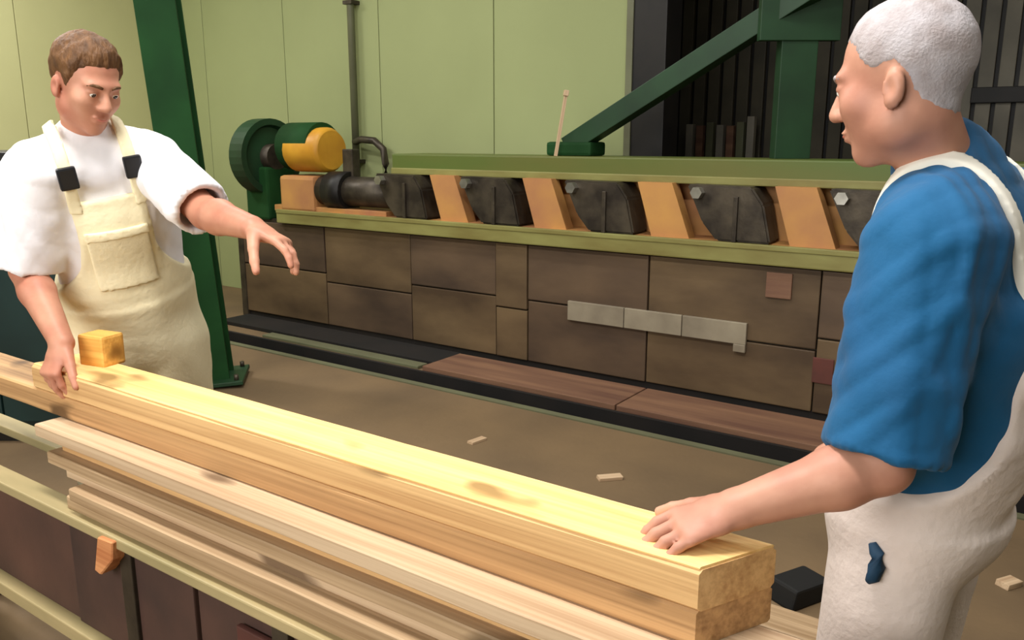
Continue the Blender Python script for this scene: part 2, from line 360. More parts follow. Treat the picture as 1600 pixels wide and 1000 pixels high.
for i, t in enumerate((4.12, 3.33, 2.50, 1.68, 0.90, 0.08, -0.6)):
    o = link('clamp_block', jm, 'dark_steel', press); o.location = (t - MT0, 0, 0)
    q = link('bolt_or_glint', glintm, 'glint_steel', o); q.location = (0.17, 0.02, 1.215)  # bright head standing in for the highlight on the block's upper corner
    q = link('rib', ribm, 'dark_steel', o); q.location = (-0.05, 0.008, 0)
    wdg = bmesh.new()
    v = [wdg.verts.new(p) for p in [(-0.34, -0.03, 0.945), (-0.58, -0.03, 0.945), (-0.46, -0.03, 1.26), (-0.24, -0.03, 1.26)]]
    v2 = [wdg.verts.new((p.co.x, -0.12, p.co.z)) for p in v]
    wdg.faces.new(v); wdg.faces.new(v2[::-1])
    for a in range(4): wdg.faces.new((v[a], v2[a], v2[(a + 1) % 4], v[(a + 1) % 4]))
    q = link('guide_plate', finish(wdg, 'guide_plate'), 'ochre_paint', press); q.location = (t - MT0, 0, 0)
# drive end
mb('shaft_bed', 4.30, 5.55, S0 + 0.02, S0 + 0.32, 0.93, 0.98, 'ochre_paint', 0.005)
link('drive_shaft', tube_mesh('drive_shaft', [(4.25 - MT0, -0.12, 1.11), (5.05 - MT0, -0.12, 1.11)], 0.115, 20), 'dark_steel', press)
link('shaft_collar', tube_mesh('shaft_collar', [(4.75 - MT0, -0.12, 1.11), (4.95 - MT0, -0.12, 1.11)], 0.15, 20), 'black_steel', press)
link('lever_post', box_mesh('lever_post', (4.73 - MT0, -0.2, 1.1), (4.84 - MT0, -0.12, 1.43), 0.01), 'dark_steel', press)
mb('gear_case', 5.05, 5.45, S0 + 0.0, S0 + 0.35, 0.93, 1.22, 'ochre_paint', 0.03)
mo = link('motor', tube_mesh('motor', [(4.98 - MT0, -0.15, 1.42), (5.02 - MT0, -0.15, 1.42), (5.36 - MT0, -0.15, 1.42), (5.40 - MT0, -0.15, 1.42)], [0.15, 0.175, 0.175, 0.15], 24), 'motor_yellow', press)
link('motor_hood', tube_mesh('motor_hood', [(5.10 - MT0, -0.17, 1.445), (5.46 - MT0, -0.17, 1.445)], 0.19, 24), 'green_paint', press)
fw = bmesh.new()
prof = [(0.10, 0.05), (0.24, 0.04), (0.26, 0.08), (0.31, 0.08), (0.31, -0.08), (0.26, -0.08), (0.24, -0.04), (0.10, -0.05)]
rr = []
for kk in range(36):
    a = kk * 2 * math.pi / 36
    rr.append([fw.verts.new((x, r * math.cos(a), r * math.sin(a))) for r, x in prof])
for kk in range(36):
    A, B = rr[kk], rr[(kk + 1) % 36]
    for i in range(len(prof)): j = (i + 1) % len(prof); fw.faces.new((A[i], B[i], B[j], A[j]))
wh = link('flywheel', finish(fw, 'flywheel'), 'green_dark', press); wh.location = (5.74 - MT0, -0.12, 1.36)
link('hub', tube_mesh('hub', [(-0.14, 0, 0), (0.12, 0, 0)], 0.105, 20), 'dark_steel', wh)
link('wheel_stand', box_mesh('wheel_stand', (5.60 - MT0, -0.3, 0.85), (5.88 - MT0, 0.0, 1.28), 0.02), 'green_paint', press)
# plinth boards along the foot of the press
for i, (a, b) in enumerate(((-0.9, 0.7), (0.71, 2.1), (2.11, 3.55))):
    q = hallbox('plinth_board', a, b, SLOT1 + 0.01, S0 - 0.07, 0.0, 0.035, 'plinth_wood', None, 0.005)
    tag(q, ['reddish brown board lying along the foot of the press, beside the person in blue', 'reddish brown board lying along the foot of the press, below the pale cover strip', 'reddish brown board along the foot of the press, next to the black floor strip'][i], 'board', 'boards along the foot of the press')
q = hallbox('channel_strip', 3.56, 5.9, SLOT1 + 0.14, S0 - 0.04, 0.0, 0.03, 'slot_black', None, 0.004)
tag(q, 'black steel floor strip along the foot of the press', 'floor strip')
q = hallbox('flat_bar', 3.6, 5.2, SLOT1 + 0.02, SLOT1 + 0.12, 0.0, 0.02, 'pipe_grey', None, 0.004)
tag(q, 'grey flat steel bar lying beside the black floor strip', 'bar')

# dark cabinet behind the person in white
ca = aty(85, 300, 4.0)
cb = thing('machine_cabinet', 'dark green machine cabinet standing behind the person in white', 'cabinet', (ca.x - 0.80, ca.y, 0), 0.0)
link('body', box_mesh('body', (0, 0, 0.08), (0.85, 0.7, 1.42), 0.02), 'teal_dark', cb)
link('plinth', box_mesh('plinth', (0.03, 0.03, 0), (0.82, 0.67, 0.09)), 'black_steel', cb)
link('top', box_mesh('top', (-0.02, -0.02, 1.41), (0.87, 0.72, 1.45), 0.008), 'black_steel', cb)
for x0, x1 in ((0.03, 0.42), (0.43, 0.82)):
    dr = link('door', box_mesh('door', (x0, -0.02, 0.12), (x1, 0.005, 1.38), 0.006), 'teal_dark', cb)
    hx = 0.38 if x0 < 0.1 else 0.47
    link('handle', tube_mesh('handle', [(hx, -0.02, 0.8), (hx, -0.05, 0.82), (hx, -0.05, 0.95), (hx, -0.02, 0.97)], 0.008, 8), 'dark_steel', dr)
# boards standing upright in the dark bay
for i in range(7):
    tb = ats(1085 + i * 16, 170, S_FAR - 0.35); h = random.uniform(1.62, 1.72)
    q = hallbox('stored_board', tb.dot(U), tb.dot(U) + 0.07, S_FAR - 0.37, S_FAR - 0.30, 0, h, ['clad_grey', 'plinth_wood', 'pipe_grey'][i % 3], None, 0.004)
    tag(q, 'narrow board standing upright in the dark bay behind the diagonal brace', 'board', 'boards standing in the dark bay')
# rail across the grey cladding
q = hallbox('guard_rail', -1.4, 1.0, S_FAR - 0.1, S_FAR - 0.05, 1.80, 1.93, 'black_steel', None, 0.006)
tag(q, 'black horizontal guard rail across the grey slatted wall', 'rail')

# ------------------------------------------------------------------ bench that carries the timber
BT0, BT1 = -0.25, 2.95
bench = thing('timber_bench', 'rusty brown steel bench with pale rails carrying the plank stack', 'bench', P(BT0, 0.93, 0), ROTU)
BO = (BT0, 0.93, 0)
def bb(name, t0, t1, s0, s1, z0, z1, m, bev=0.0): return hallbox(name, t0, t1, s0, s1, z0, z1, m, bench, bev, BO)
bb('top_rail', BT0, BT1, 0.925, 0.985, 0.585, 0.612, 'bench_rail', 0.004)
bb('top_rail', BT0, BT1, 1.14, 1.20, 0.585, 0.612, 'bench_rail', 0.004)
for i, t in enumerate((BT0, 0.75, 1.52, 2.05, BT1)):
    if i < 4:
        t1 = (0.75, 1.52, 2.05, BT1)[i]
        bb('side_panel', t + 0.004, t1 - 0.004, 0.955 + 0.006 * (i % 2), 0.975, 0.285, 0.585, 'bench_rust', 0.004)
bb('lower_rail', BT0, BT1, 0.925, 0.985, 0.245, 0.285, 'bench_rail', 0.004)
bb('lower_rail', BT0, BT1, 1.14, 1.20, 0.245, 0.285, 'bench_rust', 0.004)
for t in (BT0, 1.35, BT1 - 0.06):
    for s in (0.985, 1.08): bb('leg', t, t + 0.06, s, s + 0.06, 0, 0.59, 'bench_rust', 0.004)
    bb('cross_bar', t, t + 0.06, 0.985, 1.14, 0.54, 0.585, 'bench_rust', 0.004)
for t in (0.5, 1.2, 1.75): bb('strap_plate', t, t + 0.05, 0.945, 0.962, 0.29, 0.585, 'dark_steel', 0.003)
bb('red_plate', 1.22, 1.36, 0.942, 0.956, 0.43, 0.53, 'rust_red', 0.004)
# wedge
wp = ats(180, 868, 0.934)
wd = bmesh.new(); pr = [(0.035, 0.045), (-0.03, 0.05), (-0.02, 0.0), (0.04, -0.055), (0.065, -0.05)]
a = [wd.verts.new((x, 0.02, z)) for x, z in pr]; b = [wd.verts.new((x, -0.02, z)) for x, z in pr]
wd.faces.new(a); wd.faces.new(b[::-1])
for i in range(len(pr)): j = (i + 1) % len(pr); wd.faces.new((a[i], b[i], b[j], a[j]))
bmesh.ops.bevel(wd, geom=list(wd.edges), offset=0.003, segments=1, affect='EDGES')
q = link('wooden_wedge', finish(wd, 'wooden_wedge'), 'pine_red', None, wp, ROTU)
tag(q, 'small orange wooden wedge stuck to the side of the rusty bench', 'wedge')

# ------------------------------------------------------------------ timber
def plank_mesh(name, L, wdt, th, seed, bev=0.003, skew=0.0):
    """sawn board along local X with a slight bow and waney faces"""
    rnd = random.Random(seed); bm = bmesh.new(); n = 16; rings = []
    ph = rnd.uniform(0, 6)
    for i in range(n + 1):
        x = L * i / n; o = 0.0015 * math.sin(ph + 4 * i / n); e = rnd.uniform(-0.001, 0.001)
        b = bev
        pts = [(0 + b, 0), (wdt - b, 0), (wdt, b), (wdt, th - b), (wdt - b, th), (b, th), (0, th - b), (0, b)]
        rings.append([bm.verts.new((x + (skew * (1 - y / wdt) if i == 0 else 0), -(y + e + o), z)) for y, z in pts])
    for i in range(n):
        for k in range(8): bm.faces.new((rings[i][k], rings[i][(k + 1) % 8], rings[i + 1][(k + 1) % 8], rings[i + 1][k]))
    bm.faces.new(rings[0]); bm.faces.new(rings[-1][::-1])
    return finish(bm, name)
lay = [  # from the bench up: front s, width, near t, far t, thickness, material
    (0.945, 0.17, 0.10, 2.02, 0.034, 'pine_tan'), (0.935, 0.18, 0.16, 1.98, 0.033, 'pine_tan'),
    (0.968, 0.16, 0.05, 2.05, 0.033, 'pine_pale'), (0.950, 0.17, 0.14, 2.10, 0.032, 'pine_tan'),
    (0.975, 0.16, 0.12, 2.07, 0.033, 'pine_side'), (0.945, 0.18, 0.02, 2.14, 0.033, 'pine_pale')]
names = ['lowest plank of the stack, lying on the bench rails', 'second plank up in the stack on the bench, jutting out a little',
         'third plank up in the stack on the bench, pale and set back', 'fourth plank up in the stack on the bench',
         'fifth plank up in the stack on the bench, set back', 'pale top plank of the stack, directly under the thick beam']
z = 0.612
for i, (s, wdt, t0, t1, th, m) in enumerate(lay):
    q = link('pine_plank', plank_mesh('pine_plank', t1 - t0, wdt, th, i), m, None, P(t0, s, z), ROTU)
    tag(q, names[i], 'plank', 'planks stacked on the bench'); z += th
ZB = z                       # top of the stack (about 0.81)
beam = thing('timber_beam', 'thick bright pine beam held at both ends by two people', 'beam', P(0.325, 1.01, ZB + 0.0008), ROTU)
ZT = 0.932
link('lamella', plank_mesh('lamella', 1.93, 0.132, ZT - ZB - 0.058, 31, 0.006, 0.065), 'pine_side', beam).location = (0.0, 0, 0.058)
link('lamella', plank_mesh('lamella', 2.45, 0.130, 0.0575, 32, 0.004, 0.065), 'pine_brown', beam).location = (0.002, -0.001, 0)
link('top_light_sheet', plank_mesh('top_light_sheet', 1.925, 0.126, 0.006, 33, 0.002, 0.063), 'pine_top_lit', beam).location = (0.003, -0.003, ZT - ZB - 0.002)  # thin bright sheet painting the overhead light onto the beam's top
bq = ats(152, 545, 1.07)
q = link('wood_block', box_mesh('wood_block', (-0.05, -0.035, 0), (0.04, 0.035, 0.085), 0.008), 'pine_orange', None, P(2.11, 1.12, ZT + 0.001), ROTU + 0.2)
tag(q, 'orange yellow wood block standing on the far end of the thick beam', 'wood block')

# small things on the floor
def scrap(px, py, sx, sy, sz, m, rz, label, cat, name):
    p = atz(px, py, 0); bm = bmesh.new(); bm_box(bm, (-sx / 2, -sy / 2, 0), (sx / 2, sy / 2, sz), min(sx, sy, sz) * 0.12)
    for v in bm.verts: v.co.x += v.co.z * 0.3
    return tag(link(name, finish(bm, name), m, None, p, rz), label, cat)
scrap(1242, 935, 0.16, 0.12, 0.07, 'rubber', 0.5, 'black rubber block on the floor beside the beam end', 'block', 'rubber_block')
fpk = atz(1262, 1012, 0); q = link('loose_plank', plank_mesh('loose_plank', 1.1, 0.14, 0.025, 77), 'pine_tan', None, (fpk.x, fpk.y, 0), ROTU)
q.location = Vector((fpk.x, fpk.y, 0)) - U * 0.25
tag(q, 'tan plank lying on the floor between the beam and the person in blue', 'plank')
scrap(745, 690, 0.10, 0.04, 0.012, 'pine_pale', 0.8, 'small pale wood chip on the floor below the press, left of the other chip', 'wood chip', 'wood_chip')['label'] = 'small pale wood chip on the bare floor, nearer the drive end of the press'
scrap(952, 748, 0.11, 0.05, 0.014, 'pine_pale', 0.2, 'small pale wood chip on the bare floor, nearer the forearm of the person in blue', 'wood chip', 'wood_chip')
scrap(1575, 915, 0.07, 0.05, 0.02, 'pine_pale', 0.4, 'small pale wood chip on the floor behind the person in blue', 'wood chip', 'wood_chip')

# ================================================================== people
def V3(a): return np.array([a[0], a[1], a[2]], dtype=np.float32)
def nrm(v): v = np.asarray(v, dtype=np.float64); return v / np.linalg.norm(v)
class Ell:
    """tapered elliptical capsule from a to b; rs = half width along 'side', rd = half depth"""
    def __init__(s, a, b, r0, r1=None, side=None, k=0.02, cut=None):
        s.a = np.asarray(a, float); s.b = np.asarray(b, float); s.k = k; s.cut = cut
        r0 = r0 if isinstance(r0, tuple) else (r0, r0); r1 = r0 if r1 is None else (r1 if isinstance(r1, tuple) else (r1, r1))
        s.r0, s.r1 = r0, r1
        ab = s.b - s.a; L = np.linalg.norm(ab)
        s.w = ab / L if L > 1e-6 else np.array([0, 0, 1.0])
        sd = np.array([1.0, 0, 0]) if side is None else np.asarray(side, float)
        if abs(np.dot(nrm(sd), s.w)) > 0.98: sd = np.array([0, 1.0, 0])
        sd = nrm(sd - s.w * np.dot(sd, s.w)); s.sd = sd; s.dp = np.cross(s.w, sd); s.L = L
        m = max(r0 + r1); s.lo = np.minimum(s.a, s.b) - m; s.hi = np.maximum(s.a, s.b) + m
        s.round = abs(r0[0] - r0[1]) < 1e-9 and abs(r1[0] - r1[1]) < 1e-9
    def grown(s, g): return Ell(s.a, s.b, (s.r0[0] + g, s.r0[1] + g), (s.r1[0] + g, s.r1[1] + g), s.sd, s.k, s.cut)
    def d(s, X, Y, Zz):
        X = X - s.a[0]; Y = Y - s.a[1]; Zz = Zz - s.a[2]
        al = X * s.w[0] + Y * s.w[1] + Zz * s.w[2]
        if s.L > 1e-6: h = np.clip(al / s.L, 0, 1); ex = al - h * s.L
        else: h = np.zeros_like(al); ex = al
        rs = s.r0[0] + h * (s.r1[0] - s.r0[0])
        qs = X * s.sd[0] + Y * s.sd[1] + Zz * s.sd[2]; qd = X * s.dp[0] + Y * s.dp[1] + Zz * s.dp[2]
        if s.round: d = np.sqrt(qs * qs + qd * qd + ex * ex) - rs
        else:
            rd = s.r0[1] + h * (s.r1[1] - s.r0[1]); re = np.minimum(rs, rd)
            a1 = qs / rs; a2 = qd / rd; a3 = ex / re
            k0 = np.sqrt(a1 * a1 + a2 * a2 + a3 * a3) + 1e-6; k1 = np.sqrt((a1 / rs) ** 2 + (a2 / rd) ** 2 + (a3 / re) ** 2) + 1e-6
            d = k0 * (k0 - 1) / k1
        if s.cut is not None:
            p0, n0 = s.cut; p0 = np.asarray(p0) - s.a
            d = np.maximum(d, (X - p0[0]) * n0[0] + (Y - p0[1]) * n0[1] + (Zz - p0[2]) * n0[2])
        return d
class Ball(Ell):
    """ellipsoid with its own frame (columns ax, ay, az)"""
    def __init__(s, c, r, R=None, k=0.02):
        r = r if isinstance(r, (tuple, list)) else (r, r, r)
        s.c = np.asarray(c, float); s.r = r; s.R = np.eye(3) if R is None else np.asarray(R, float); s.k = k
        m = max(r); s.lo = s.c - m; s.hi = s.c + m
    def grown(s, g): return Ball(s.c, tuple(x + g for x in s.r), s.R, s.k)
    def d(s, X, Y, Zz):
        X = X - s.c[0]; Y = Y - s.c[1]; Zz = Zz - s.c[2]; q = []
        for i in range(3): q.append((X * s.R[0, i] + Y * s.R[1, i] + Zz * s.R[2, i]) / s.r[i])
        k0 = np.sqrt(q[0] ** 2 + q[1] ** 2 + q[2] ** 2) + 1e-6
        k1 = np.sqrt(sum((q[i] / s.r[i]) ** 2 for i in range(3))) + 1e-6
        return k0 * (k0 - 1) / k1
def smin(a, b, k):
    h = np.clip(0.5 + 0.5 * (b - a) / k, 0, 1); return b + (a - b) * h - k * h * (1 - h)
class Field:
    def __init__(s, prims, h, pad=0.03):
        lo = np.min([p.lo for p in prims], axis=0) - pad; hi = np.max([p.hi for p in prims], axis=0) + pad
        s.h = h; s.lo = lo; n = np.ceil((hi - lo) / h).astype(int) + 1
        s.ax = [(lo[i] + h * np.arange(n[i])).astype(np.float32) for i in range(3)]
        s.F = np.ones(n, dtype=np.float32)
        for p in prims: s.add(p)
    def win(s, p, m):
        sl = []
        for i in range(3):
            a = max(0, int((p.lo[i] - m - s.lo[i]) / s.h)); b = min(len(s.ax[i]), int((p.hi[i] + m - s.lo[i]) / s.h) + 2)
            if b <= a: return None
            sl.append(slice(a, b))
        return tuple(sl)
    def coords(s, sl): return s.ax[0][sl[0], None, None], s.ax[1][None, sl[1], None], s.ax[2][None, None, sl[2]]
    def add(s, p):
        sl = s.win(p, p.k + 3 * s.h)
        if sl: s.F[sl] = smin(s.F[sl], p.d(*s.coords(sl)).astype(np.float32), p.k)
    def sub(s, p):
        sl = s.win(p, p.k + 3 * s.h)
        if sl: s.F[sl] = -smin(-s.F[sl], p.d(*s.coords(sl)).astype(np.float32), p.k)
    def local(s, o, vec):
        X, Y, Zz = s.coords((slice(None),) * 3)
        return (X - o[0]) * vec[0] + (Y - o[1]) * vec[1] + (Zz - o[2]) * vec[2]
    def mesh(s):
        F = s.F; ins = F < 0; nx, ny, nz = F.shape
        c = np.zeros((nx - 1, ny - 1, nz - 1), np.uint8)
        for i in (0, 1):
            for j in (0, 1):
                for k in (0, 1): c += ins[i:nx - 1 + i, j:ny - 1 + j, k:nz - 1 + k]
        I = np.argwhere((c > 0) & (c < 8)); idx = np.full(c.shape, -1, np.int32); idx[I[:, 0], I[:, 1], I[:, 2]] = np.arange(len(I))
        acc = np.zeros((len(I), 3)); cnt = np.zeros(len(I))
        cr = {(i, j, k): F[I[:, 0] + i, I[:, 1] + j, I[:, 2] + k] for i in (0, 1) for j in (0, 1) for k in (0, 1)}
        for a in cr:
            for axx in range(3):
                if a[axx]: continue
                b = list(a); b[axx] = 1; b = tuple(b); fa, fb = cr[a], cr[b]; m = (fa < 0) != (fb < 0)
                t = np.where(m, fa / (fa - fb + 1e-12), 0)
                p = np.tile(np.array(a, float), (len(I), 1)); p[:, axx] += t
                acc[m] += p[m]; cnt[m] += 1
        V = s.lo + s.h * (I + acc / cnt[:, None]); Q = []
        for axx in range(3):
            sa = [slice(None)] * 3; sb = [slice(None)] * 3; sa[axx] = slice(0, -1); sb[axx] = slice(1, None)
            A = ins[tuple(sa)]; B = ins[tuple(sb)]; o1, o2 = [(1, 2), (2, 0), (0, 1)][axx]
            e = np.argwhere(A != B); ok = (e[:, o1] > 0) & (e[:, o2] > 0) & (e[:, o1] < F.shape[o1] - 1) & (e[:, o2] < F.shape[o2] - 1); e = e[ok]
            flip = A[e[:, 0], e[:, 1], e[:, 2]]
            def at(d1, d2):
                q = e.copy(); q[:, o1] -= d1; q[:, o2] -= d2; return idx[q[:, 0], q[:, 1], q[:, 2]]
            q = np.stack([at(1, 1), at(0, 1), at(0, 0), at(1, 0)], 1); q[~flip] = q[~flip][:, ::-1]; Q.append(q)
        return V, np.concatenate(Q)
def vnormals(V, Q):
    n = np.cross(V[Q[:, 2]] - V[Q[:, 0]], V[Q[:, 3]] - V[Q[:, 1]]); out = np.zeros_like(V)
    for i in range(4): np.add.at(out, Q[:, i], n)
    return out / (np.linalg.norm(out, axis=1)[:, None] + 1e-12)
def relax(V, Q, it=2, lam=0.5):
    E = np.concatenate([Q[:, [0, 1]], Q[:, [1, 2]], Q[:, [2, 3]], Q[:, [3, 0]]]); E = np.concatenate([E, E[:, ::-1]])
    cnt = np.bincount(E[:, 0], minlength=len(V))[:, None]
    for l in [lam, -lam * 1.03] * it:
        acc = np.stack([np.bincount(E[:, 0], weights=V[E[:, 1], i], minlength=len(V)) for i in range(3)], 1)
        V = V + l * (acc / np.maximum(cnt, 1) - V)
    return V
def nmesh(name, V, Q, m, parent, base):
    me = bpy.data.meshes.new(name); me.from_pydata((V - np.array(base)).tolist(), [], Q.tolist()); me.update()
    me.polygons.foreach_set('use_smooth', np.ones(len(me.polygons), bool))
    return link(name, me, m, parent)
def folds(V, Nn, amp, fr, seed, dirs, thr=0.0):
    """soft cloth folds: warped ridges running across the given directions"""
    r = np.random.RandomState(seed); D = np.zeros(len(V))
    wv = np.stack([np.sin(V @ r.normal(0, 9, 3) + r.uniform(0, 6)) for _ in range(3)], 1) * 0.05
    for dv in dirs:
        dv = nrm(np.array(dv) + r.normal(0, 0.12, 3)); ph = (V + wv) @ dv * fr + r.uniform(0, 6)
        env = 0.5 + 0.5 * np.sin(V @ r.normal(0, 8, 3) + r.uniform(0, 6))
        D += (np.maximum(np.sin(ph), thr) - thr) * env
    return V + Nn * (amp * D)[:, None]

def head_prims(o, R, S):
    def L(x, y, z): return o + R @ np.array([x, y, z]) * S
    def sc(r): return tuple(v * S for v in r) if isinstance(r, tuple) else r * S
    def BB(c, r, R_, k): return Ball(c, sc(r), R_, k)
    B = lambda c, r, k: BB(L(*c), r, R, k)
    add = [B((0, -0.014, 0.035), (0.0765, 0.096, 0.088), 0.03), B((0, 0.028, -0.042), (0.059, 0.064, 0.074), 0.03),
           BB(L(0, 0.068, -0.098), 0.021, R, 0.022)]
    for sx in (-1, 1):
        add += [B((0.046 * sx, 0.004, -0.066), (0.016, 0.026, 0.024), 0.03), B((0.038 * sx, 0.058, -0.022), (0.024, 0.024, 0.024), 0.025)]
    add += [B((0, 0.074, 0.026), (0.050, 0.020, 0.013), 0.018),
            Ell(L(0, 0.090, 0.010), L(0, 0.108, -0.026), 0.0085 * S, 0.0125 * S, k=0.012)]
    for sx in (-1, 1): add.append(BB(L(0.0125 * sx, 0.099, -0.030), 0.0085, R, 0.008))
    subs = [BB(L(0.031 * sx, 0.104, 0.004), (0.019, 0.016, 0.013), R, 0.012) for sx in (-1, 1)]
    post = [BB(L(0.031 * sx, 0.0745, 0.004), (0.0155, 0.0125, 0.0125), R, 0.005) for sx in (-1, 1)]
    post += [BB(L(0.031 * sx, 0.0765, 0.0095), (0.0165, 0.0135, 0.0065), R, 0.004) for sx in (-1, 1)]
    post += [BB(L(0.031 * sx, 0.0755, -0.0065), (0.015, 0.0125, 0.005), R, 0.004) for sx in (-1, 1)]
    post += [B((0, 0.0905, -0.0585), (0.024, 0.010, 0.0058), 0.006), B((0, 0.0885, -0.0695), (0.021, 0.0105, 0.0066), 0.005)]
    for sx in (-1, 1):
        Re = R @ np.array([[1, 0, 0], [0, 0.97, -0.2], [0, 0.2, 0.97]])
        post += [BB(L(0.0775 * sx, -0.012, -0.016), (0.0085, 0.0165, 0.028), Re, 0.006), BB(L(0.0755 * sx, -0.004, -0.036), (0.006, 0.008, 0.009), Re, 0.006)]
    ears = [BB(L(0.0880 * sx, -0.006, -0.014), (0.0080, 0.0095, 0.017), R, 0.003) for sx in (-1, 1)]
    return add, subs, post, ears, L
def hand_prims(wr, d, back, left, curl, thumb=(0.35, 0.25), spread=0.05, size=1.0):
    """wrist point, finger direction, back-of-hand normal; curl = bends of the three finger joints"""
    d = nrm(d); back = nrm(np.asarray(back) - d * np.dot(back, d)); th = np.cross(d, back) if left else np.cross(back, d)
    S = size; out = []; wr = np.asarray(wr, float)
    out.append(Ell(wr, wr + d * 0.035 * S, (0.029 * S, 0.021 * S), (0.033 * S, 0.018 * S), th, 0.015))
    out.append(Ell(wr + d * 0.030 * S, wr + d * 0.082 * S, (0.035 * S, 0.0165 * S), (0.041 * S, 0.0135 * S), th, 0.012))
    cl = curl if isinstance(curl[0], (tuple, list)) else [curl] * 4
    for i, (off, ln, rad) in enumerate(((0.031, 0.072, 0.0092), (0.0105, 0.080, 0.0095), (-0.0105, 0.075, 0.0092), (-0.030, 0.060, 0.0082))):
        p = wr + d * (0.086 - 0.006 * abs(i - 1)) * S + th * off * S; a = 0.0
        fd = nrm(d + th * (1.3 - i) * spread)
        for j, fr in enumerate((0.46, 0.30, 0.24)):
            a += cl[i][j]; dv = fd * math.cos(a) - back * math.sin(a); q = p + dv * ln * fr * S
            out.append(Ell(p, q, rad * S * (1 - 0.07 * j), rad * S * (0.95 - 0.09 * j), k=0.004)); p = q
    p = wr + d * 0.022 * S + th * 0.026 * S - back * 0.006 * S; a0 = thumb[0]
    dv = nrm(d * math.cos(0.75) + th * math.sin(0.75) - back * a0)
    for j, (ln, r0, r1, kk) in enumerate(((0.045, 0.016, 0.0125, 0.010), (0.034, 0.0118, 0.0105, 0.004), (0.027, 0.0105, 0.0085, 0.004))):
        q = p + dv * ln * S; out.append(Ell(p, q, r0 * S, r1 * S, k=kk)); p = q
        dv = nrm(dv + d * thumb[1] * 0.6 - back * thumb[1] * 0.5)
    return out
def sphere(name, c, r, m, parent, base, scl=None):
    bm = bmesh.new(); bmesh.ops.create_uvsphere(bm, u_segments=20, v_segments=14, radius=r); me = finish(bm, name, True)
    o = link(name, me, m, parent); o.location = Vector(c) - Vector(base); return o

